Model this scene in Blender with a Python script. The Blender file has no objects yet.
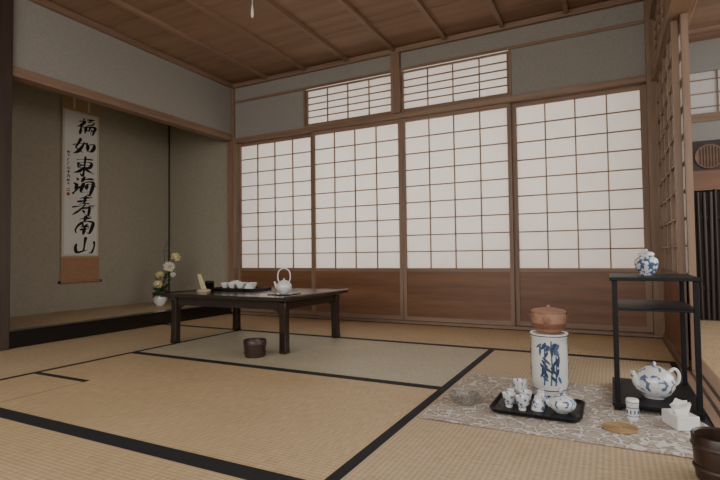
import bpy, math, random
from mathutils import Vector, Matrix
random.seed(4)
scene=bpy.context.scene
RAD=math.radians
# ------------------------------------------------------------------ materials
def new_mat(name):
    m=bpy.data.materials.new(name); m.use_nodes=True
    nt=m.node_tree; b=nt.nodes['Principled BSDF']
    return m,nt,b
def N(nt,t): return nt.nodes.new(t)
def ramp(nt,fac,stops):
    r=N(nt,'ShaderNodeValToRGB')
    while len(r.color_ramp.elements)<len(stops): r.color_ramp.elements.new(0.5)
    for e,(p,c) in zip(r.color_ramp.elements,stops):
        e.position=p; e.color=(c[0],c[1],c[2],1)
    nt.links.new(fac,r.inputs['Fac']); return r.outputs['Color']
def coords(nt,scale=(1,1,1),rot=(0,0,0)):
    tc=N(nt,'ShaderNodeTexCoord'); mp=N(nt,'ShaderNodeMapping')
    mp.inputs['Scale'].default_value=scale; mp.inputs['Rotation'].default_value=rot
    nt.links.new(tc.outputs['Object'],mp.inputs['Vector']); return mp.outputs['Vector']
def noise(nt,vec,scale,detail=3,rough=.5):
    n=N(nt,'ShaderNodeTexNoise'); n.inputs['Scale'].default_value=scale
    n.inputs['Detail'].default_value=detail; n.inputs['Roughness'].default_value=rough
    nt.links.new(vec,n.inputs['Vector']); return n.outputs['Fac']
def bump(nt,b,h,strength=.2,dist=.002):
    bp=N(nt,'ShaderNodeBump'); bp.inputs['Strength'].default_value=strength
    bp.inputs['Distance'].default_value=dist
    nt.links.new(h,bp.inputs['Height']); nt.links.new(bp.outputs['Normal'],b.inputs['Normal'])
def plain(name,col,rough=.5,metal=0,var=.08,nscale=30,bmp=0,coat=0):
    m,nt,b=new_mat(name)
    v=coords(nt); f=noise(nt,v,nscale)
    c0=[max(0,c*(1-var)) for c in col]; c1=[min(1,c*(1+var)) for c in col]
    nt.links.new(ramp(nt,f,[(.3,c0),(.7,c1)]),b.inputs['Base Color'])
    b.inputs['Roughness'].default_value=rough; b.inputs['Metallic'].default_value=metal
    b.inputs['Coat Weight'].default_value=coat
    if bmp: bump(nt,b,f,bmp)
    return m
def wood(name,c0,c1,axis='x',rough=.5,scale=14,coat=0):
    m,nt,b=new_mat(name)
    s={'x':(.06,1,1),'y':(1,.06,1),'z':(1,1,.06)}[axis]
    v=coords(nt,s); f=noise(nt,v,scale,5,.6)
    f2=noise(nt,v,scale*6,3,.6)
    mx=N(nt,'ShaderNodeMath'); mx.operation='MULTIPLY_ADD'
    nt.links.new(f2,mx.inputs[0]); mx.inputs[1].default_value=.35; nt.links.new(f,mx.inputs[2])
    nt.links.new(ramp(nt,mx.outputs[0],[(.45,c0),(.9,c1)]),b.inputs['Base Color'])
    b.inputs['Roughness'].default_value=rough
    b.inputs['Coat Weight'].default_value=coat
    bump(nt,b,f2,.15,.001)
    return m
def tatami(name,ribaxis,c0,c1,rough=.5):
    m,nt,b=new_mat(name)
    v=coords(nt)
    w=N(nt,'ShaderNodeTexWave'); w.wave_type='BANDS'; w.bands_direction='Y' if ribaxis=='x' else 'X'
    w.wave_profile='SIN'; w.inputs['Scale'].default_value=2*math.pi/20/.0155
    w.inputs['Distortion'].default_value=.15
    nt.links.new(v,w.inputs['Vector'])
    vs=coords(nt,(1,.08,1) if ribaxis=='x' else (.08,1,1))
    n1=noise(nt,vs,240,2); n2=noise(nt,v,3,3)
    a=N(nt,'ShaderNodeMath'); a.operation='MULTIPLY_ADD'
    nt.links.new(w.outputs['Fac'],a.inputs[0]); a.inputs[1].default_value=.22; nt.links.new(n1,a.inputs[2])
    a2=N(nt,'ShaderNodeMath'); a2.operation='MULTIPLY_ADD'
    nt.links.new(n2,a2.inputs[0]); a2.inputs[1].default_value=.25; nt.links.new(a.outputs[0],a2.inputs[2])
    nt.links.new(ramp(nt,a2.outputs[0],[(.38,c0),(1.02,c1)]),b.inputs['Base Color'])
    b.inputs['Roughness'].default_value=rough
    bump(nt,b,a.outputs[0],.4,.002)
    return m
M={}
M['tatx']=tatami('tatami_rush_x','x',(.36,.25,.128),(.70,.52,.305))
M['taty']=tatami('tatami_rush_y','y',(.34,.245,.135),(.66,.50,.315))
M['tatsheen']=tatami('tatami_rush_sheen_tint','x',(.35,.31,.20),(.60,.54,.39),.45)  # same rush; its viewing-angle sheen is painted in as a paler, greener colour
M['heri']=plain('tatami_heri_cloth',(.012,.012,.014),.8)
M['wall']=plain('plaster_grey',(.31,.295,.265),.95,var=.06,nscale=60,bmp=.15)
M['tokowall']=plain('plaster_olive',(.37,.335,.255),.95,var=.07,nscale=50,bmp=.2)
WC=((.19,.118,.075),(.34,.222,.15))
M['woodx']=wood('cedar_x',*WC,'x')
M['woody']=wood('cedar_y',*WC,'y')
M['woodz']=wood('cedar_z',*WC,'z')
M['dado']=wood('dado_board',(.15,.066,.031),(.26,.125,.06),'x',.4)
M['ceil']=wood('ceiling_board',(.22,.13,.078),(.36,.23,.148),'x',.6,10)
M['batten']=wood('ceiling_batten',(.22,.135,.085),(.35,.23,.15),'y')
M['postd']=wood('dark_post',(.035,.022,.016),(.07,.045,.03),'z',.5)
M['lacq']=plain('black_lacquer',(.008,.007,.007),.22,var=.2,coat=.3)
M['lacqs']=plain('satin_black_lacquer',(.008,.008,.009),.45,var=.2)
M['lacqs'].node_tree.nodes['Principled BSDF'].inputs['Specular IOR Level'].default_value=.25
M['lacqbr']=wood('dark_lacquer_wood',(.010,.007,.006),(.035,.018,.012),'x',.25,coat=.4)
M['porc']=plain('white_porcelain',(.78,.77,.74),.15,var=.02,coat=.5)
M['ink']=plain('sumi_ink',(.006,.006,.007),.8)
M['blue']=plain('cobalt_paint',(.03,.055,.12),.2,coat=.5,var=.3)
M['blue2']=plain('cobalt_paint_light',(.07,.13,.24),.2,coat=.5,var=.3)
M['red']=plain('seal_red',(.45,.05,.04),.7)
M['clay']=plain('terracotta',(.40,.22,.14),.6,var=.15,nscale=40,bmp=.2)
M['claydk']=plain('terracotta_dark',(.20,.09,.055),.6,var=.2)
M['bowl']=wood('dark_wood_bowl',(.02,.010,.007),(.055,.026,.017),'z',.35)
M['silver']=plain('pewter',(.38,.35,.31),.4,.5,var=.5,nscale=160,bmp=.6)
M['green']=plain('leaf_green',(.06,.12,.04),.55,var=.4)
M['petalw']=plain('petal_white',(.8,.78,.66),.6,var=.08)
M['petaly']=plain('petal_yellow',(.72,.62,.30),.6,var=.15)
M['bamboo']=plain('bamboo_pale',(.62,.52,.33),.45,var=.12)
M['bamboodk']=wood('bamboo_dark',(.012,.008,.006),(.06,.038,.028),'z',.4)
M['scroll']=plain('scroll_paper',(.74,.72,.66),.8,var=.03,nscale=40)
M['silk']=plain('scroll_silk',(.42,.31,.17),.7,var=.12,nscale=90)
M['silko']=plain('scroll_silk_rust',(.40,.22,.12),.7,var=.15,nscale=90)
M['silkg']=plain('scroll_silk_grey',(.60,.57,.49),.7,var=.05,nscale=90)
M['coaster']=plain('woven_coaster',(.38,.24,.11),.8,var=.35,nscale=200,bmp=.5)
M['concrete']=plain('garden_ground',(.30,.29,.27),.9)
m,nt,b=new_mat('shoji_paper')
v=coords(nt); f=noise(nt,v,9,4)
b.inputs['Roughness'].default_value=.9
nt.links.new(ramp(nt,f,[(.3,(.76,.73,.70)),(.7,(.82,.79,.76))]),b.inputs['Base Color'])
tr=N(nt,'ShaderNodeBsdfTranslucent'); tr.inputs['Color'].default_value=(.85,.81,.76,1)
mix=N(nt,'ShaderNodeMixShader'); mix.inputs[0].default_value=.45
out=nt.nodes['Material Output']
nt.links.new(b.outputs[0],mix.inputs[1]); nt.links.new(tr.outputs[0],mix.inputs[2]); nt.links.new(mix.outputs[0],out.inputs['Surface'])
M['paper']=m
def bluewhite(name,sc,th,blue=(.09,.15,.27)):
    m,nt,b=new_mat(name)
    v=coords(nt); n=noise(nt,v,sc,3,.6)
    vo=N(nt,'ShaderNodeTexVoronoi'); vo.inputs['Scale'].default_value=sc*1.2; nt.links.new(v,vo.inputs['Vector'])
    mu=N(nt,'ShaderNodeMath'); mu.operation='MULTIPLY'; nt.links.new(n,mu.inputs[0]); nt.links.new(vo.outputs['Distance'],mu.inputs[1])
    nt.links.new(ramp(nt,mu.outputs[0],[(th,(.74,.73,.70)),(th+.05,blue)]),b.inputs['Base Color'])
    b.inputs['Roughness'].default_value=.15; b.inputs['Coat Weight'].default_value=.5
    return m
M['bw']=bluewhite('blue_white_porcelain',60,.33)
M['bw3']=bluewhite('blue_white_ewer',40,.325,(.12,.17,.27))
M['bw2']=bluewhite('blue_white_porcelain_dense',60,.255,(.07,.12,.22))
m,nt,b=new_mat('patterned_cloth')
v=coords(nt)
vo=N(nt,'ShaderNodeTexVoronoi'); vo.feature='DISTANCE_TO_EDGE'; vo.inputs['Scale'].default_value=24; nt.links.new(v,vo.inputs['Vector'])
n=noise(nt,v,30,4,.7)
mu=N(nt,'ShaderNodeMath'); mu.operation='MULTIPLY_ADD'; nt.links.new(n,mu.inputs[0]); mu.inputs[1].default_value=.55; nt.links.new(vo.outputs['Distance'],mu.inputs[2])
nt.links.new(ramp(nt,mu.outputs[0],[(.31,(.70,.66,.59)),(.36,(.30,.23,.17)),(.48,(.48,.41,.33))]),b.inputs['Base Color'])
b.inputs['Roughness'].default_value=.9; bump(nt,b,n,.3)
M['cloth']=m

# ------------------------------------------------------------------ mesh builder
class B:
    def __init__(s,name,mats,loc=(0,0,0),rot=0):
        s.name=name; s.mats=mats; s.loc=loc; s.rot=rot
        s.v=[]; s.f=[]; s.m=[]; s.sm=[]
    def mi(s,k):
        if k not in s.mats: s.mats.append(k)
        return s.mats.index(k)
    def add(s,vs,fs,mat,smooth=False):
        o=len(s.v); s.v+= [tuple(p) for p in vs]; i=s.mi(mat)
        for f in fs: s.f.append([o+a for a in f]); s.m.append(i); s.sm.append(smooth)
    def box(s,x0,x1,y0,y1,z0,z1,mat):
        vs=[(x,y,z) for x in(x0,x1) for y in(y0,y1) for z in(z0,z1)]
        s.add(vs,[(0,1,3,2),(4,6,7,5),(0,4,5,1),(2,3,7,6),(0,2,6,4),(1,5,7,3)],mat)
    def lathe(s,prof,c=(0,0,0),mat=None,seg=32,tilt=None,squash=1):
        vs=[];fs=[];n=len(prof)
        T=tilt if tilt else Matrix.Identity(3)
        for i in range(seg):
            a=2*math.pi*i/seg
            for r,z in prof:
                r=max(r,1e-4)
                p=T@Vector((r*math.cos(a),r*math.sin(a)*squash,z))
                vs.append((p.x+c[0],p.y+c[1],p.z+c[2]))
        for i in range(seg):
            j=(i+1)%seg
            for k in range(n-1): fs.append((i*n+k,j*n+k,j*n+k+1,i*n+k+1))
        s.add(vs,fs,mat,True)
    def tube(s,path,rad,mat,seg=10,cap=True):
        P=[Vector(p) for p in path]; n=len(P)
        if not hasattr(rad,'__len__'): rad=[rad]*n
        vs=[];fs=[]; up=Vector((0,0,1)); prev=None
        for i in range(n):
            t=(P[min(i+1,n-1)]-P[max(i-1,0)]).normalized()
            if prev is None:
                a=t.cross(up)
                if a.length<.05: a=t.cross(Vector((1,0,0)))
            else: a=prev-t*prev.dot(t)
            a.normalize(); prev=a; bb=t.cross(a)
            for k in range(seg):
                an=2*math.pi*k/seg
                vs.append(P[i]+(a*math.cos(an)+bb*math.sin(an))*rad[i])
        for i in range(n-1):
            for k in range(seg):
                l=(k+1)%seg; fs.append((i*seg+k,i*seg+l,(i+1)*seg+l,(i+1)*seg+k))
        if cap: fs.append(tuple(range(seg))[::-1]); fs.append(tuple((n-1)*seg+k for k in range(seg)))
        s.add(vs,fs,mat,True)
    def sphere(s,c,r,mat,seg=14,sz=1):
        prof=[(r*math.sin(math.pi*k/10),-r*sz*math.cos(math.pi*k/10)) for k in range(11)]
        s.lathe(prof,c,mat,seg)
    def done(s,bevel=0,parent=None):
        me=bpy.data.meshes.new(s.name)
        me.from_pydata(s.v,[],s.f)
        for k in s.mats: me.materials.append(M[k])
        for p,i,sm in zip(me.polygons,s.m,s.sm): p.material_index=i; p.use_smooth=sm
        import bmesh
        bm=bmesh.new(); bm.from_mesh(me); bmesh.ops.recalc_face_normals(bm,faces=bm.faces); bm.to_mesh(me); bm.free()
        me.set_sharp_from_angle(angle=RAD(45))
        o=bpy.data.objects.new(s.name,me); scene.collection.objects.link(o)
        o.location=s.loc; o.rotation_euler=(0,0,s.rot)
        if parent: o.parent=parent
        if bevel:
            md=o.modifiers.new('bevel','BEVEL'); md.width=bevel; md.segments=2; md.limit_method='ANGLE'
        return o
def crv(pts,n=6):
    P=[Vector(p) for p in pts]; Q=[P[0]]+P+[P[-1]]; out=[]
    for i in range(1,len(Q)-2):
        a,b_,c,d=Q[i-1:i+3]
        for k in range(n):
            t=k/n
            out.append(.5*((2*b_)+(c-a)*t+(2*a-5*b_+4*c-d)*t*t+(3*b_-a-3*c+d)*t**3))
    out.append(P[-1]); return out

XL,XR=-3.445,.30
D=3.87
YN=-1.2
H=2.36
LZ0,LZ1=1.745,1.79
# ------------------------------------------------------------------ floor
f=B('floor',[])
def mat_(x0,x1,y0,y1,k): f.box(x0,x1,y0,y1,-.05,0,k)
TR=XR-.012
mat_(XL,-2.6,YN,3.0,'taty')
mat_(-2.6,-.645,2.03,3.0,'tatsheen'); mat_(-2.6,-.645,1.03,2.03,'tatx'); mat_(-2.6,-.645,.05,1.03,'tatx'); mat_(-2.6,-.645,YN,.05,'tatx')
mat_(-.645,TR,YN,1.1,'taty'); mat_(-.645,TR,1.1,3.0,'taty')
mat_(XL,-1.6,3.0,D,'tatx'); mat_(-1.6,TR,3.0,D,'tatx')
def heri(x0,x1,y0,y1): f.box(x0,x1,y0,y1,-.001,.0012,'heri')
heri(-2.615,-2.585,YN,2.975)
heri(-.663,-.627,YN,2.975)
heri(XL,TR,2.975,3.025)
heri(-2.585,-.663,2.005,2.055)
heri(-2.585,-.663,.995,1.06)
heri(XL,TR,3.80,3.83)
heri(TR-.03,TR,YN,2.975)
heri(-2.585,-2.19,1.447,1.477)
f.box(-2.192,-2.189,1.06,1.447,-.001,.0006,'claydk')
f.box(TR,XR+.12,YN,D,-.05,.005,'woody')
for x in (XR+.02,XR+.055): f.box(x,x+.012,YN,D,.004,.0062,'postd')
f.done()
# ------------------------------------------------------------------ ceiling
c=B('ceiling',[])
y=YN;k=0
while y<D+.1:
    c.box(XL-.1,XR+.1,y,min(y+.455,D+.12)-.003,H+.004*(k%2),H+.03,'ceil'); y+=.455;k+=1
c.box(XL-.1,XR+.1,YN,D+.12,H+.03,H+.06,'ceil')
for k in range(-4,5):
    x=-1.614+k*.457
    if XL<x<XR: c.box(x-.016,x+.016,YN,D-.03,H-.032,H,'batten')
c.done()
t=B('trim_ceiling',[])
t.box(XL,XR,D-.035,D,H-.045,H-.001,'woodx'); t.box(XL,XL+.035,YN,D-.036,H-.045,H-.001,'woody'); t.box(XR-.035,XR,YN,D-.036,H-.045,H-.001,'woody')
t.done(.003)
# ------------------------------------------------------------------ back wall
RZ0,RZ1=1.812,2.158
w=B('wall_back',[])
w.box(XL,-2.56,D,D+.08,LZ1,H,'wall')
w.box(-2.56,-.645,D,D+.08,RZ1+.025,H,'wall')
w.box(-.645,XR,D,D+.08,LZ1,H,'wall')
w.done()
t=B('trim_back',[])
t.box(XL,.25,D-.025,D+.08,LZ0,LZ1,'woodx')
t.box(XL,.25,D-.012,D+.0,RZ1,RZ1+.024,'woodx')
t.box(-2.56,-.645,D-.008,D+.05,LZ1,RZ0,'woodx')
t.box(-2.565,-2.545,D-.01,D+.05,RZ0,RZ1,'woodz')
t.box(-.665,-.645,D-.01,D+.05,RZ0,RZ1,'woodz')
t.box(-1.65,-1.565,D-.035,D+.08,LZ1+.001,H-.046,'woodz')
t.box(XL,.25,D-.03,D+.08,-.04,.022,'woodx')
t.done(.002)
t=B('post_corner_right',[]); t.box(.2505,XR,D-.04,D+.08,0.007,H-.05,'woodz'); t.done(.002)
t=B('post_corner_left',[]); t.box(XL-.05,XL+.035,D-.03,D+.08,.0,H-.05,'woodz'); t.done(.003)
def shoji(name,x0,x1,z0,z1,y,cols,rows,dz=None,st=.03,lo=0,hi=0,top=.03):
    s=B(name,[])
    th=.03
    s.box(x0-lo,x0+st,y,y+th,z0,z1,'woodz'); s.box(x1-st,x1+hi,y,y+th,z0,z1,'woodz')
    s.box(x0+st,x1-st,y+.001,y+th-.001,z1-top,z1,'woodx')
    if dz:
        s.box(x0+st,x1-st,y+.001,y+th-.001,z0,z0+.035,'woodx')
        s.box(x0+st,x1-st,y+.010,y+.022,z0+.035,dz-.012,'dado')
        s.box(x0+st,x1-st,y+.001,y+th-.001,dz-.012,dz+.018,'woodx'); pz=dz+.018
    else:
        s.box(x0+st,x1-st,y+.001,y+th-.001,z0,z0+.014,'woodx'); pz=z0+.014
    px0,px1,pz1=x0+st,x1-st,z1-top
    s.box(px0,px1,y+.019,y+.020,pz,pz1,'paper')
    for i in range(1,cols):
        x=px0+(px1-px0)*i/cols; s.box(x-.0045,x+.0045,y+.006,y+.0185,pz,pz1,'woodz')
    for j in range(1,rows):
        z=pz+(pz1-pz)*j/rows; s.box(px0,px1,y+.008,y+.0188,z-.0045,z+.0045,'woodx')
    return s.done()
xs=[-3.405,-2.485,-1.57,-.655,.245]
for i in range(4):
    fr=i in(1,2)
    shoji('door_%d'%(i+1),xs[i]+.002,xs[i+1]-.002,.0235,LZ0-.002,D+(.0 if fr else .034),4,9,.445,
      lo=.02 if i==3 else 0, hi=(.02 if i==0 else .0073 if i==3 else 0))
shoji('window_1',-2.543,-1.652,RZ0+.002,RZ1-.002,D+.005,4,5,st=.014,top=.014)
shoji('window_2',-1.563,-.667,RZ0+.002,RZ1-.002,D+.005,4,5,st=.014,top=.014)
# ------------------------------------------------------------------ left wall and tokonoma
TY0=1.765; TX=-4.37; TZ=.105
w=B('wall_left',[])
w.box(XL-.07,XL,TY0,D-.031,1.835,H,'wall')
w.box(XL-.07,XL,YN,TY0-.1,0,H,'wall')
w.done()
t=B('trim_left',[]); t.box(XL-.075,XL+.02,TY0,D-.031,1.77,1.834,'woody'); t.done(.003)
t=B('post_tokonoma',[]); t.box(XL-.09,XL+.03,TY0-.1,TY0-.001,0,H-.05,'postd'); t.done(.006)
w=B('wall_tokonoma',[])
w.box(TX-.06,TX,TY0-.1,D+.06,0,H+.1,'tokowall')
w.box(TX,XL-.051,D,D+.06,0,H+.1,'tokowall')
w.box(TX,XL-.095,TY0-.1,TY0-.02,0,H+.1,'tokowall')
w.box(TX,XL-.08,TY0-.02,D,H,H+.1,'ceil')
w.done()
t=B('trim_tokonoma',[])
t.box(XL-.10,XL+.005,TY0,D-.031,0.0,TZ+.006,'lacq')
t.box(TX,XL-.101,TY0-.02,D,0.0,TZ,'taty')
t.box(TX,TX+.012,D-.012,D,TZ,H,'bowl')
t.done(.002)
# ------------------------------------------------------------------ right wall
w=B('wall_right',[])
w.box(XR,XR+.08,YN,D,RZ1+.031,H,'wall')
w.box(XR,XR+.08,D+.08,5.1,-.05,H+.1,'wall')
w.done()
t=B('trim_right',[])
t.box(XR-.02,XR+.09,YN,D-.041,LZ0-.01,LZ1+.01,'woody')
t.box(XR-.02,XR+.08,YN,D-.041,RZ1,RZ1+.03,'woody')
t.box(XR,XR+.08,2.72,2.80,LZ1+.011,RZ1-.001,'woodz')
t.done(.003)
def shojiY(name,y0,y1,z0,z1,x,cols,rows,dz,st=.03):
    s=B(name,[]); th=.03
    s.box(x,x+th,y0,y0+st,z0,z1,'woodz'); s.box(x,x+th,y1-st,y1,z0,z1,'woodz')
    s.box(x+.001,x+th-.001,y0+st,y1-st,z1-.02,z1,'woody')
    if dz:
        s.box(x+.001,x+th-.001,y0+st,y1-st,z0,z0+.035,'woody')
        s.box(x+.01,x+.022,y0+st,y1-st,z0+.035,dz-.012,'dado')
        s.box(x+.001,x+th-.001,y0+st,y1-st,dz-.012,dz+.018,'woody')
    else:
        dz=z0; s.box(x+.001,x+th-.001,y0+st,y1-st,z0,z0+.018,'woody')
    s.box(x+.019,x+.020,y0+st,y1-st,dz+.018,z1-.02,'paper')
    for i in range(1,cols):
        y=y0+st+(y1-y0-2*st)*i/cols; s.box(x+.002,x+.0185,y-.0045,y+.0045,dz+.018,z1-.02,'woodz')
    for j in range(1,rows):
        z=dz+.018+(z1-.02-dz-.018)*j/rows; s.box(x+.004,x+.0188,y0+st,y1-st,z-.0045,z+.0045,'woody')
    s.done()
shojiY('door_5',2.87,D-.043,.0075,LZ0-.012,XR,4,9,.445)
shojiY('door_6',2.80,D-.083,.0075,LZ0-.012,XR+.034,4,9,.445)
shojiY('window_4',2.803,D-.043,LZ1+.012,RZ1-.002,XR,4,5,None,.014)
shojiY('window_5',1.0,2.718,LZ1+.012,RZ1-.002,XR,8,5,None,.014)
# ------------------------------------------------------------------ corridor
CX=XR+.121
fl=B('floor_corridor',[]); fl.box(CX,2.4,YN,5.1,-.06,-.01,'tatx'); fl.done()
cc=B('ceiling_corridor',[]); cc.box(XR+.081,2.4,1.5,5.1,H+.05,H+.1,'ceil')
for k in range(6): cc.box(XR+.081,2.4,1.8+.6*k,1.83+.6*k,H+.02,H+.05,'woodx')
cc.done()
w=B('wall_corridor',[])
Y5=5.1
w.box(XR+.08,2.4,Y5,Y5+.06,2.14,H+.1,'wall')
w.box(XR+.08,2.4,Y5,Y5+.06,1.53,1.70,'wall')
w.box(XR+.08,2.4,Y5-.02,Y5+.06,1.70,1.77,'woodx')
w.box(XR+.08,2.4,Y5-.02,Y5+.06,1.27,1.53,'bowl')
w.box(XR+.08,2.4,Y5-.03,Y5+.06,1.10,1.27,'dado')
w.box(XR+.08,2.4,Y5+.04,Y5+.06,-.05,1.14,'postd')
w.done()
t=B('window_3',[])
t.box(XR+.081,2.4,Y5+.02,Y5+.021,1.771,2.139,'paper')
for k in range(9):
    x=XR+.1+k*.23; t.box(x-.005,x+.005,Y5+.004,Y5+.019,1.771,2.139,'woodz')
for z in(1.83,1.95,2.07): t.box(XR+.081,2.4,Y5+.008,Y5+.0195,z-.004,z+.004,'woodx')
t.done()
t=B('round_fan_ornament',[],loc=(.78,Y5-.025,1.39))
rx=Matrix.Rotation(RAD(90),3,'X')
t.lathe([(0,0),(.095,0),(.105,.006),(.105,.014),(.09,.012),(0,.012)],mat='dado',tilt=rx,seg=40)
for k in range(-3,4): t.box(k*.022-.003,k*.022+.003,-.018,-.011,-math.sqrt(.0085-(k*.022)**2) ,math.sqrt(.0085-(k*.022)**2),'bowl')
t.done()
t=B('bamboo_fence',[])
x=XR+.14
while x<2.3:
    r=random.uniform(.010,.015)
    dx=random.uniform(-.01,.01)
    t.tube([(x,Y5-.05,-.009),(x+dx*.5,Y5-.05,.5),(x+dx,Y5-.05,1.05+random.uniform(0,.06))],r,'bamboodk',8)
    x+=random.uniform(.032,.05)
for z in(.25,.85): t.box(XR+.12,2.3,Y5-.034,Y5-.022,z,z+.03,'bamboodk')
t.done()
# ------------------------------------------------------------------ pull cord
t=B('lamp_pull_cord',[],loc=(-1.645,2.0,0))
t.lathe([(0,H-.034),(.03,H-.034),(.035,H-.02),(.035,H-.001)],mat='woodx')
t.tube([(0,0,H-.03),(0,0,2.0),(0,0,1.90)],.0018,'petalw',6)
t.lathe([(.001,1.83),(.006,1.832),(.008,1.855),(.005,1.88),(.002,1.902)],mat='petalw',seg=14)
t.done()

# ------------------------------------------------------------------ hanging scroll
SX=TX+.004
sc=B('hanging_scroll',[],loc=(SX,2.842,0))
def panel(y0,y1,z0,z1,off,k): sc.box(off,off+.0012,y0,y1,z0,z1,k)
ST,SB=2.095,.37
panel(-.185,.185,SB,ST,.004,'silkg')
panel(-.185,.185,SB,.585,.0055,'silko')
panel(-.185,.185,1.955,ST,.0055,'silk')
panel(-.185,.185,.585,.60,.006,'silk'); panel(-.185,.185,1.94,1.955,.006,'silk')
panel(-.185,-.176,.60,1.94,.006,'silk'); panel(.176,.185,.60,1.94,.006,'silk')
panel(-.156,.156,.615,1.925,.0065,'scroll')
for yy in(-.07,.07): panel(yy-.010,yy+.010,1.955,ST,.0072,'silkg')
sc.tube([(.012,-.195,SB-.005),(.012,.195,SB-.005)],.011,'silko',12)
for s_ in(-1,1): sc.tube([(.012,s_*.19,SB-.005),(.012,s_*.202,SB-.005)],.013,'bowl',12)
sc.tube([(.007,-.19,ST),(.007,.19,ST)],.006,'silk',8)
sc.tube([(.007,-.06,ST),(.008,0,ST+.11)],.0018,'silk',6); sc.tube([(.007,.06,ST),(.008,0,ST+.11)],.0018,'silk',6)
sc.tube([(-.002,0,ST+.11),(.02,0,ST+.108)],.004,'silver',6)
off=[.0080]
def stroke(pts,cx,cz,sw,sh,wid,mat='ink',shear=.08,thin=False):
    P=crv([(p[0],p[1],0) for p in pts],7)
    n=len(P); vs=[];fs=[]
    off[0]+=.000012
    ph=random.uniform(0,6)
    for i,p in enumerate(P):
        tg=(P[min(i+1,n-1)]-P[max(i-1,0)]); tx,tz=tg.x*sw,tg.y*sh; l=math.hypot(tx,tz) or 1
        nx,nz=-tz/l,tx/l
        u=i/(n-1)
        if thin: ww=wid*.28
        else:
            ww=wid*(.42+.62*abs(tz)/l+.36*math.sin(u*5+ph))*(1-.85*max(0,(u-.65)/.35)**1.4)*(.55+.45*min(1,u/.1))
        px,py=(p.x-5),(p.y-5)
        y=cx+(px+py*shear)*sw; z=cz+(py+px*.12)*sh
        vs+= [(off[0],y+nx*ww,z+nz*ww),(off[0],y-nx*ww,z-nz*ww)]
    for i in range(n-1): fs.append((2*i,2*i+1,2*i+3,2*i+2))
    sc.add(vs,fs,mat)
CH=[
 [[(3.4,10),(4.2,9.1)],[(1.6,7.8),(4.4,8.3),(2.9,5.8),(1.2,4.4)],[(3.0,6.2),(3,3),(2.7,0)],[(3.5,5.2),(4.4,4.2)],[(5,9.3),(8.8,9.8)],[(5.7,8.1),(8.6,8.2),(7.6,6.5),(5.9,6.4)],[(5.2,5.2),(4.9,.8)],[(5,5),(9.2,5.2),(9,3),(8.4,.4),(7.4,1)],[(7,5),(6.6,2.9),(5.4,2.8)],[(6.6,2.9),(8.6,3.1)]],
 [[(3.2,9.8),(2.4,7),(1.4,4),(3,2.6),(4.6,1)],[(4.9,7.6),(4,4.4),(2.4,1.6),(.4,.2)],[(-.2,5.4),(3,6.4),(6.0,6.9),(5.6,6)],[(6.7,6.2),(6.6,3.8),(6.9,1.8)],[(6.6,6.0),(9.2,6.6),(9.6,4.4),(8.4,2.2),(6.8,1.9)]],
 [[(1.5,8.4),(5,9),(8.9,9)],[(2.6,7),(2.4,5.2),(2.9,3.8)],[(2.6,6.9),(6.4,7.4),(8.2,6.6),(7.4,4.2),(4.8,4),(2.9,3.9)],[(2.9,5.4),(7.2,5.7)],[(5.2,10.8),(5.2,5),(5,-.6),(3.6,.8)],[(4.8,3.6),(3,1.8),(.6,.9)],[(5.4,3.7),(7.6,1.9),(10.2,.3)]],
 [[(1.4,9.4),(2.6,8.2)],[(.5,6.6),(1.9,5.4),(1.2,3)],[(.6,.4),(1.6,2),(3,4.6)],[(5,10.4),(4.4,8.6),(3.6,7.2)],[(4.4,8.4),(7,9),(9.2,8.8)],[(5,6.8),(4.2,3.8),(4.4,1.4),(8.8,2)],[(4.8,6.8),(7,7.4),(8.9,6.8),(8.6,3),(7.8,-.2),(6.6,.8)],[(2.8,4.0),(6,4.6),(10.4,4.6)],[(6.7,6.2),(6.2,4.6),(6.4,2.6)]],
 [[(2.4,9.3),(5,9.8),(8,9.6)],[(5.2,11),(5,8.6),(4.6,6)],[(1.6,7.4),(5,8),(8.8,7.8)],[(2.8,5.9),(5,6.4),(7.4,6.2)],[(-.2,4.3),(5,5.1),(10.2,5)],[(5.4,6.3),(3.6,3),(.2,-.2)],[(2.8,3.2),(6,3.8),(9.2,3.6)],[(7.2,4.8),(7.4,2),(7,-.8),(5.4,.6)],[(4.2,2.5),(5.3,1.0)]],
 [[(2.4,9),(5,9.6),(7.8,9.4)],[(5.3,11),(5,8.6),(4.4,7.2)],[(4.4,7.2),(2.4,5.6),(1.2,2.8),(1.8,.6)],[(2.8,7),(6,7.6),(8.8,6.6),(8.6,3.6),(7.6,.2),(6.4,1)],[(4,5.9),(4.9,5),(6.6,6.1)],[(3,4.2),(5,4.5),(7.3,4.7)],[(3,2.7),(7,3.1)],[(5.2,5.2),(5.2,2.6),(4.8,-.6)]],
 [[(5.2,10),(5,7),(4.9,3.2),(4.4,1.8)],[(1.4,6.6),(1.2,4),(2,1.6),(4.4,1.8),(7,2.6)],[(9,7.2),(9.4,4.4),(8.6,.8),(7.2,.6)]],
]
for i,ch in enumerate(CH):
    cz=1.812-i*.186; cx=.034+random.uniform(-.010,.008)
    k=(1.0,.98,1.03,1.05,1.02,.98,1.02)[i]
    for q,st in enumerate(ch):
        stroke(st,cx,cz,.0218*k,.0158*k,.0128 if i not in (0,4) else .0105)
        if q+1<len(ch):
            a,b2=st[-1],ch[q+1][0]
            if (Vector(a)-Vector(b2)).length<4.6 and (q+i)%3: stroke([a,((a[0]+b2[0])/2+.6,(a[1]+b2[1])/2+.4),b2],cx,cz,.0218*k,.0158*k,.010,thin=True)
for i in range(9):
    ch=CH[(i*3+1)%7]
    for st in ch[:5]: stroke(st,-.122,1.55-i*.037,.0030,.0030,.0024)
panel(-.136,-.108,1.190,1.218,.0080,'red'); panel(-.132,-.112,1.197,1.211,.0086,'scroll')
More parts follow.
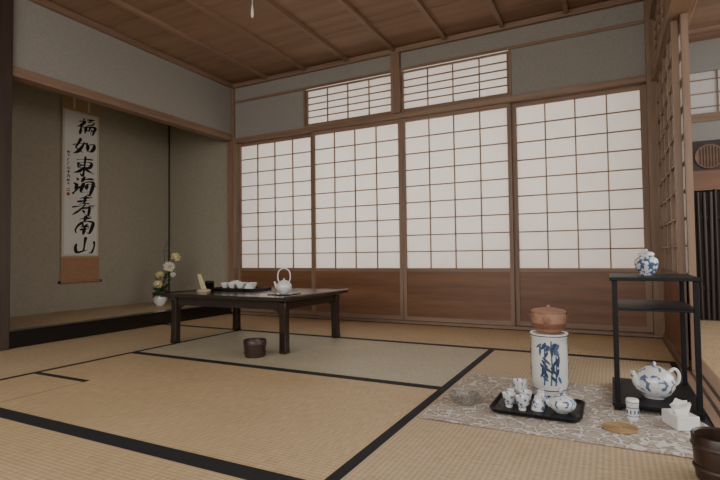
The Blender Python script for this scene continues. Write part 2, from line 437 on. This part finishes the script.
panel(-.136,-.108,1.150,1.178,.0080,'red')
sc.done()

# ------------------------------------------------------------------ flowers
VB=B('flower_vase',[],loc=(-3.93,3.37,TZ+.001))
VB.lathe([(0,0),(.03,0),(.035,.004),(.055,.035),(.06,.07),(.052,.10),(.04,.12),(.044,.135),(.038,.135),(.034,.118),(0,.10)],mat='porc')
def leafp(b,base,dirv,L,W,mat,curl=.25):
    d=Vector(dirv).normalized(); s_=d.cross(Vector((0,0,1)))
    if s_.length<.1: s_=Vector((1,0,0))
    s_.normalize(); up=s_.cross(d)
    vs=[];fs=[];n=6
    for i in range(n+1):
        u=i/n; w=W*math.sin(math.pi*min(1,u*.93+.05))
        c=Vector(base)+d*L*u-Vector((0,0,1))*curl*L*u*u
        vs+=[c-s_*w,c+up*w*.25,c+s_*w]
    for i in range(n):
        a=i*3; fs+=[(a,a+1,a+4,a+3),(a+1,a+2,a+5,a+4)]
    b.add(vs,fs,mat,True)
def bloom(b,c,nrm,r,mat,core):
    nrm=Vector(nrm).normalized(); a=nrm.orthogonal().normalized(); bb=nrm.cross(a)
    for ring,(cnt,el,rr) in enumerate([(16,.15,1),(13,.55,.85),(9,1.0,.62)]):
        for k in range(cnt):
            an=2*math.pi*(k+.5*ring)/cnt+random.uniform(-.1,.1)
            dr=(a*math.cos(an)+bb*math.sin(an))*math.cos(el)+nrm*math.sin(el)
            sd=dr.cross(nrm).normalized()
            L=r*rr*random.uniform(.9,1.08); w=r*.17
            p0=Vector(c); vs=[p0-sd*w*.4,p0+sd*w*.4,p0+dr*L*.6+sd*w,p0+dr*L+nrm*r*.12,p0+dr*L*.6-sd*w]
            b.add(vs,[(0,1,2,3,4)],mat)
    b.sphere(Vector(c)+nrm*r*.15,r*.28,core,10)
Rv=Vector((.89,.456,0)); toC=Vector((.76,-.65,.25))
def pt(dx,z,dd=0): return Rv*dx+Vector((.76,-.65,0))*dd+Vector((0,0,z))
for (dx,z,r,mt,co,dd) in [(.15,.47,.052,'petaly','petalw',0),(.085,.375,.062,'petalw','petaly',.03),(.0,.30,.046,'petaly','petaly',.05),(-.02,.21,.05,'petaly','petalw',.06),(.13,.30,.03,'petalw','petaly',.0)]:
    p=pt(dx,z,dd)
    VB.tube(crv([(0,0,.10),pt(dx*.35,z*.55,dd*.4),p]),.0028,'green',6)
    bloom(VB,p,toC+Vector((random.uniform(-.3,.3),random.uniform(-.3,.3),.3)),r,mt,co)
    for k in range(6):
        q=pt(dx*.35,z*.55,dd*.4).lerp(p,k/6)
        leafp(VB,q,(random.uniform(-1,1),random.uniform(-1,.5),random.uniform(.1,.9)),.08,.016,'green')
VB.tube(crv([(0,0,.1),pt(.05,.35),pt(.04,.55),pt(.10,.66)]),.002,'green',6)
for k in range(9): leafp(VB,pt(.05+.005*k,.35+.033*k),(random.uniform(-1,1),random.uniform(-1,.3),.5),.05,.008,'green')
for k in range(22): leafp(VB,(0,0,.12),(random.uniform(-1,1),random.uniform(-1,1),random.uniform(.2,1.3)),.16,.024,'green',.5)
VB.done()

# ------------------------------------------------------------------ low table
T=B('low_table',[],loc=(-2.17,2.675,0))
hw,hd,tz=.51,.375,.335
T.box(-hw,hw,-hd,hd,tz-.022,tz,'lacqbr')
T.box(-hw+.03,hw-.03,-hd+.03,hd-.03,tz-.03,tz-.022,'lacq')
for s_ in(-1,1):
    T.tube([(s_*(hw-.006),-hd,tz-.004),(s_*(hw-.006),hd,tz-.004)],.011,'lacqbr',10)
lx,ly=.445,.30
for a in(-1,1):
    T.box(-lx,lx,a*ly-.012,a*ly+.012,tz-.08,tz-.03,'lacqbr')
    T.box(a*lx-.012,a*lx+.012,-ly,ly,tz-.08,tz-.03,'lacqbr')
    for b_ in(-1,1):
        x,y=a*lx,b_*ly
        prof=[(.0,.022),(.012,.024),(.03,.0225),(.15,.0215),(.25,.0225),(.3,.025)]
        vs=[];fs=[]
        for z,r in prof:
            ox=a*(.004*(1-z/.3)**3); oy=b_*(.004*(1-z/.3)**3)
            vs+=[(x+ox-r,y+oy-r,z),(x+ox+r,y+oy-r,z),(x+ox+r,y+oy+r,z),(x+ox-r,y+oy+r,z)]
        for i in range(len(prof)-1):
            for k in range(4): l=(k+1)%4; fs.append((4*i+k,4*i+l,4*i+4+l,4*i+4+k))
        fs.append((3,2,1,0)); fs.append(tuple(4*(len(prof)-1)+k for k in range(4)))
        T.add(vs,fs,'lacqbr')
        for k in range(3):
            T.box(min(x,x-a*(.07-.02*k)),max(x,x-a*(.07-.02*k)),y-.009,y+.009,tz-.088-.010*k,tz-.078-.010*k,'lacqbr')
T.done(.003)

def cup(b,c,r=.03,hh=.045,mat='porc',flip=False):
    p=[(0,0),(r*.5,0),(r*.55,.005),(r*.5,.008),(r*.8,hh*.45),(r,hh),(r*.93,hh),(r*.72,hh*.45),(r*.3,.012),(0,.011)]
    if flip: p=[(a,hh-z) for a,z in p]
    b.lathe(p,c,mat,24)
def pot(b,c,r,mat,sp=0,spout=True,handle='bail',knob=True,hh=1.0,hm=None,sl=1.0):
    hm=hm or mat
    z0=c[2]
    prof=[(0,0),(.5,0),(.52,.06),(.78,.22),(.97,.52),(1,.78),(.9,1.08),(.65,1.28),(.45,1.34),(.42,1.30)]
    b.lathe([(a*r,z*r*hh) for a,z in prof],c,mat,32)
    b.lathe([(.50*r,1.31*r*hh),(.50*r,1.36*r*hh),(.32*r,1.45*r*hh),(.1*r,1.49*r*hh),(0,1.49*r*hh)],c,mat,28)
    if knob: b.sphere((c[0],c[1],z0+1.58*r*hh),.12*r,mat,12)
    ca,sa=math.cos(sp),math.sin(sp)
    if spout:
        P=[(.8,.55),(.8+.3*sl,.75),(.8+.5*sl,1.05),(.8+.65*sl,1.3)]
        b.tube(crv([(c[0]+ca*x*r,c[1]+sa*x*r,z0+z*r*hh) for x,z in P],4),[r*(.26-.014*k) if k<12 else r*.11 for k in range(13)],mat,12)
    if handle=='bail':
        P=[(.62,1.2),(.85,1.7),(.7,2.45),(0,2.8),(-.7,2.45),(-.85,1.7),(-.62,1.2)]
        b.tube(crv([(c[0]+ca*x*r,c[1]+sa*x*r,z0+z*r*hh) for x,z in P],5),r*.085,hm,8)
    if handle=='loop':
        P=[(-.8,1.1),(-1.15,1.3),(-1.42,1.05),(-1.35,.65),(-.93,.42)]
        b.tube(crv([(c[0]+ca*x*r,c[1]+sa*x*r,z0+z*r*hh) for x,z in P],5),r*.085,hm,8)
    if handle=='side':
        P=[(-.1,-.9,.85),(-.1,-1.4,1.05),(-.1,-1.9,1.3)]
        b.tube([(c[0]+(ca*x-sa*y)*r,c[1]+(sa*x+ca*y)*r,z0+z*r*hh) for x,y,z in P],[r*.16,r*.14,r*.2],hm,10)
TT=.3355
o=B('teapot',[],loc=(-1.83,2.52,TT+.006))
o.box(-.075,.075,-.075,.075,-.005,-.001,'lacq')
pot(o,(0,0,0),.049,'porc',RAD(195),handle='bail',hh=1.15,sl=.8); o.done()
o=B('tea_cup_tray',[],loc=(-2.37,2.74,TT))
o.box(-.19,.19,-.105,.105,.0005,.008,'lacq')
for a in(-1,1):
    o.box(-.19,.19,a*.105-.005,a*.105+.005,.0005,.02,'lacq'); o.box(a*.19-.005,a*.19+.005,-.105,.105,.0005,.02,'lacq')
for x,y in[(-.10,-.05),(-.03,-.055),(.04,-.05),(.11,-.045),(0,.03),(.075,.04)]: cup(o,(x,y,.0085),.033,.045,'porc',flip=(x>.1))
o.lathe([(0,.0085),(.035,.0085),(.05,.03),(.045,.055),(.02,.065),(0,.068)],(-.09,.045,0),'porc',24)
o.done(.001)
o=B('bamboo_tea_scoop',[],loc=(-2.52,2.52,TT+.001))
vs=[];fs=[];n=10;s=9
for i in range(n+1):
    u=i/n; r=.022*(1-.35*u*u)
    for k in range(s):
        a=math.pi*(k/(s-1))*1.15-.2
        vs.append((-.02-.075*u+math.cos(a)*r*.9+.04,.02*u+math.sin(a)*r*.9,.001+.118*u))
for i in range(n):
    for k in range(s-1): fs.append((i*s+k,i*s+k+1,(i+1)*s+k+1,(i+1)*s+k))
o.add(vs,fs,'bamboo',True)
o.lathe([(0,0),(.045,0),(.05,.01),(.035,.016),(0,.016)],(.0,.01,-.001),'bamboo',20)
ob=o.done(); md=ob.modifiers.new('s','SOLIDIFY'); md.thickness=.003
o=B('tea_caddy',[],loc=(-2.61,2.68,TT))
o.lathe([(0,0.0005),(.03,.0005),(.033,.006),(.033,.045),(.034,.046),(.034,.06),(.026,.066),(0,.067)],mat='lacq',seg=28); o.done()

o=B('wooden_waste_bowl',[],loc=(-1.83,2.235,.0005))
o.lathe([(0,0),(.052,0),(.058,.005),(.062,.05),(.066,.092),(.063,.097),(.058,.092),(.054,.05),(.05,.012),(0,.01)],mat='bowl',seg=36)
for z in(.025,.07): o.lathe([(.0605+z*.04,z-.004),(.0625+z*.06,z),(.0605+z*.055,z+.004)],mat='bowl',seg=36)
o.done()

# ------------------------------------------------------------------ cloth
o=B('patterned_cloth',[]); 
nx,ny=30,20;vs=[];fs=[]
for i in range(nx+1):
    for j in range(ny+1):
        x=-.615+.898*i/nx; y=1.63+.71*j/ny
        vs.append((x,y,.0018+.0008*math.sin(9*x+4*y)))
for i in range(nx):
    for j in range(ny):
        a=i*(ny+1)+j; fs.append((a,a+ny+1,a+ny+2,a+1))
o.add(vs,fs,'cloth',True); o.done()
CZ=.0032
# ------------------------------------------------------------------ porcelain brazier
o=B('porcelain_brazier',[],loc=(-.232,2.145,CZ))
R=.070;HH=.245
o.lathe([(0,0),(.058,0),(.060,.008),(.064,.016),(.066,.03),(R,.05),(R+.001,.12),(R,.2),(R-.001,.225),(R+.004,.232),(R+.004,HH),(R-.008,HH),(R-.012,.22),(0,.20)],mat='porc',seg=48)
def onc(a,z,r=R+.0022): return (r*math.cos(a),r*math.sin(a),z)
def cstroke(b,pts,w,r=R+.0022,mat='blue'):
    P=crv([(p[0],p[1],0) for p in pts],6); n=len(P); vs=[];fs=[]
    for i,p in enumerate(P):
        tg=P[min(i+1,n-1)]-P[max(i-1,0)]; tg.normalize(); u=i/(n-1)
        ww=w(u) if callable(w) else w
        for s_ in(-1,0,1):
            q=(p.x-tg.y*ww*s_, p.y+tg.x*ww*s_)
            vs.append(onc(q[0]/R,q[1],r))
    for i in range(n-1):
        for k in(0,1): fs.append((3*i+k,3*i+k+1,3*i+k+4,3*i+k+3))
    b.add(vs,fs,mat)
for base in(-84,40,160):
    A=RAD(base)*R
    for sx,top in((-.02,.21),(.005,.22),(.022,.16)):
        cstroke(o,[(A+sx,.045),(A+sx+.004,.12),(A+sx+.002,top)],.0028,mat='blue2')
    for k in range(36):
        cx=A+random.choice([-.028,-.01,.012,.03])+random.uniform(-.008,.008); cz=random.choice([.205,.185,.15,.12,.09])+random.uniform(-.01,.01)
        an=random.uniform(-2.5,-.6); L=random.uniform(.024,.042)
        cstroke(o,[(cx,cz),(cx+L*.5*math.cos(an),cz+L*.5*math.sin(an)),(cx+L*math.cos(an),max(.03,cz+L*math.sin(an)))],lambda u:.0046*math.sin(math.pi*min(1,.1+u*.9))+.0004,R+.0026+k*.00003,'blue' if k%3 else 'blue2')
for zz,rr in((.237,R+.0046),(.022,.0662)):
    o.lathe([(rr,zz-.0018),(rr,zz+.0018)],mat='blue',seg=48)
o.done()
o=B('terracotta_kettle',[],loc=(-.232,2.145,CZ+HH+.001))
o.lathe([(0,0),(.045,0),(.05,.006),(.060,.022),(.066,.04),(.070,.062),(.066,.080),(.060,.084)],mat='clay',seg=40)
o.lathe([(.068,.083),(.069,.088),(.060,.093),(.03,.099),(.012,.102),(0,.102)],mat='clay',seg=36)
o.sphere((0,0,.105),.007,'clay')
for a in(RAD(200),RAD(20)):
    ca,sa=math.cos(a),math.sin(a)
    o.tube(crv([(ca*.064-sa*.02,sa*.064+ca*.02,.066),(ca*.078-sa*.012,sa*.078+ca*.012,.072),(ca*.078+sa*.012,sa*.078-ca*.012,.072),(ca*.064+sa*.02,sa*.064-ca*.02,.066)],5),.005,'claydk',8)
o.tube(crv([(.0,-.06,.045),(.0,-.085,.06),(.0,-.095,.075)],5),[.014,.013,.012,.012,.011,.011,.010,.010,.009,.009,.008],'clay',10)
o.lathe([(.060,.018),(.0672,.033),(.0665,.04)],mat='claydk',seg=40)
o.done()
# ------------------------------------------------------------------ lacquer tray with tea set
o=B('lacquer_tray',[],loc=(-.25,1.905,CZ))
def rrect(hx,hy,r,z,n=6):
    out=[]
    for cx,cy,a0 in((hx-r,hy-r,0),(-hx+r,hy-r,90),(-hx+r,-hy+r,180),(hx-r,-hy+r,270)):
        for k in range(n+1):
            a=RAD(a0+90*k/n); out.append((cx+r*math.cos(a),cy+r*math.sin(a),z))
    return out
rings=[rrect(.135,.11,.02,0),rrect(.147,.122,.03,.004),rrect(.155,.13,.035,.016),rrect(.151,.126,.032,.016),rrect(.143,.118,.028,.006),rrect(.13,.105,.02,.005)]
n=len(rings[0]);vs=sum(rings,[]);fs=[]
for i in range(len(rings)-1):
    for k in range(n): l=(k+1)%n; fs.append((i*n+k,i*n+l,(i+1)*n+l,(i+1)*n+k))
fs.append(tuple(range(n))[::-1]); fs.append(tuple((len(rings)-1)*n+k for k in range(n)))
o.add(vs,fs,'lacqs',True); o.done()
TZ2=CZ+.0055
for x,y,fl in[(-.345,1.865,False),(-.295,1.845,False),(-.35,1.93,True),(-.295,1.92,False),(-.245,1.875,True),(-.245,1.955,True)]:
    o=B('tea_cup',[],loc=(x,y,TZ2)); cup(o,(0,0,0),.025,.05,'bw',fl); o.done()
o=B('tea_cup_stack',[],loc=(-.325,1.985,TZ2))
cup(o,(0,0,0),.028,.05,'bw'); cup(o,(0,0,.022),.027,.05,'bw'); o.done()
o=B('side_handle_teapot',[],loc=(-.165,1.885,TZ2))
pot(o,(0,0,0),.047,'bw',RAD(190),handle='side',hh=.9,sl=.6); o.done()
# ------------------------------------------------------------------ pewter dish
o=B('pewter_leaf_dish',[],loc=(-.505,1.85,CZ))
seg=40;vs=[];fs=[];pr=[(0,.004),(.02,.003),(.03,.0),(.045,.016),(.060,.036),(.0615,.037),(.058,.0365),(.043,.0185),(.02,.006),(0,.006)]
for i in range(seg):
    a=2*math.pi*i/seg; k=1+.07*math.cos(5*a)
    for r,z in pr: vs.append((r*k*math.cos(a)*1.1,r*k*math.sin(a)*.85,z+(.004*math.cos(5*a)*(r/.06)**2)+.0001))
n=len(pr)
for i in range(seg):
    j=(i+1)%seg
    for k in range(n-1): fs.append((i*n+k,j*n+k,j*n+k+1,i*n+k+1))
o.add(vs,fs,'silver',True); o.done()
# ------------------------------------------------------------------ display shelf
o=B('lacquer_display_stand',[])
x0,x1,y0,y1=.005,.266,2.01,2.40
zb,zt=.03,.470
o.box(x0-.010,x1+.010,y0-.012,y1+.012,zt,zt+.012,'lacqs')
o.box(x0,x1,y0,y1,.362,.370,'lacqs')
o.box(x0-.010,x1+.010,y0-.012,y1+.012,.018,.03,'lacqs')
for x in(x0+.007,x1-.007):
    for y in(y0+.007,y1-.007):
        o.box(x-.0085,x+.0085,y-.0085,y+.0085,CZ+.001,zt,'lacqs')
        o.box(x-.012,x+.012,y-.012,y+.012,CZ+.001,.018,'lacqs')
o.done(.0015)
o=B('porcelain_jar',[],loc=(.125,2.20,zt+.0125))
o.lathe([(0,0),(.024,0),(.026,.004),(.037,.024),(.0425,.046),(.039,.062),(.026,.072),(.022,.076)],mat='bw2',seg=36)
o.lathe([(.022,.075),(.028,.077),(.028,.084),(.022,.090),(.010,.093),(0,.094)],mat='bw',seg=36)
o.lathe([(.0228,.0725),(.0228,.0765)],mat='blue2',seg=36)
o.sphere((0,0,.097),.0055,'porc'); o.done()
o=B('porcelain_ewer',[],loc=(.135,2.14,.0305))
pot(o,(0,0,0),.070,'bw3',RAD(212),handle='loop',hh=1.12,hm='porc',sl=.65); o.done()
o=B('porcelain_tea_canister',[],loc=(.055,1.925,CZ))
o.lathe([(0,0),(.018,0),(.0195,.003),(.0195,.05),(.0205,.051),(.0205,.064),(.018,.068),(0,.069)],mat='porc',seg=28)
for z in(.012,.04,.058): o.lathe([(.0199+(.001 if z>.05 else 0),z-.0012),(.0199+(.001 if z>.05 else 0),z+.0012)],mat='blue2',seg=28)
for k in range(10): 
    a=k*.63; o.box(.0196*math.cos(a)-.002,.0196*math.cos(a)+.002,.0196*math.sin(a)-.002,.0196*math.sin(a)+.002,.020,.032,'blue2')
o.done()
o=B('woven_coaster',[],loc=(.015,1.80,CZ))
for k in range(9):
    r=.006+.0055*k; o.tube([(r*math.cos(a*.2618),r*math.sin(a*.2618),.003) for a in range(25)],.0029,'coaster',6)
o.lathe([(0,.001),(.05,.001),(.05,.003),(0,.003)],mat='coaster'); o.done()
o=B('tissue_box',[],loc=(.19,1.905,CZ),rot=RAD(25))
o.box(-.035,.035,-.045,.045,.0,.045,'porc')
for k in range(5):
    a=k*1.25; vs=[(-.02,-.012+.004*k,.045),(.02,-.012+.004*k,.045),(.028*math.cos(a)*.4+.02,.01*math.sin(a)-.01,.075+.01*math.sin(k*2)),(-.015+.01*math.cos(a),.015*math.cos(a),.088-.006*k),(-.028,.01*math.sin(a),.068)]
    o.add(vs,[(0,1,2,3),(0,3,4)],'scroll',True)
o.done(.003)
o=B('dark_wood_bucket',[],loc=(.232,1.50,.0035))
o.lathe([(0,0),(.05,0),(.053,.004),(.058,.06),(.062,.108),(.059,.112),(.054,.108),(.05,.02),(0,.015)],mat='bowl',seg=36)
for z in(.03,.085): o.lathe([(.0555+z*.05,z-.005),(.0585+z*.06,z),(.0555+z*.06,z+.005)],mat='postd',seg=36)
o.done()
# ------------------------------------------------------------------ outside
g=B('ground_outside',[]); g.box(-12,14,-12,16,-.45,-.40,'concrete'); g.done()

# ------------------------------------------------------------------ lights / world
wd=bpy.data.worlds.new('sky'); scene.world=wd; wd.use_nodes=True
bg=wd.node_tree.nodes['Background']; bg.inputs[0].default_value=(.94,.95,1,1); bg.inputs[1].default_value=.85
def area(name,loc,rot,sx,sy,e,col):
    l=bpy.data.lights.new(name,'AREA'); l.shape='RECTANGLE'; l.size=sx; l.size_y=sy; l.energy=e; l.color=col
    o=bpy.data.objects.new(name,l); scene.collection.objects.link(o); o.location=loc; o.rotation_euler=rot; return o
area('daylight_behind_shoji',(-1.6,4.55,1.25),(RAD(-90),0,0),3.7,1.9,105,(1,.94,.90))
area('daylight_garden_side',(-1.0,-1.6,1.7),(RAD(68),0,RAD(8)),3.5,1.6,70,(1,.95,.88))
area('daylight_veranda',(2.3,2.6,1.5),(RAD(80),0,RAD(90)),3.5,1.6,50,(.98,.98,1))
# ------------------------------------------------------------------ camera
psi,p,ro=RAD(27.1),RAD(1.88),RAD(.66)
F0=Vector((-math.sin(psi),math.cos(psi),0)); Z=Vector((0,0,1)); R0=Vector((math.cos(psi),math.sin(psi),0))
F=F0*math.cos(p)+Z*math.sin(p); U0=-F0*math.sin(p)+Z*math.cos(p)
Rr=R0*math.cos(ro)-U0*math.sin(ro); U=U0*math.cos(ro)+R0*math.sin(ro)
cam=bpy.data.cameras.new('camera'); co=bpy.data.objects.new('camera',cam); scene.collection.objects.link(co)
mw=Matrix((( Rr.x,U.x,-F.x,0),(Rr.y,U.y,-F.y,0),(Rr.z,U.z,-F.z,.57),(0,0,0,1)))
co.matrix_world=mw
cam.sensor_width=36; cam.lens=24.4; cam.clip_start=.02
scene.camera=co
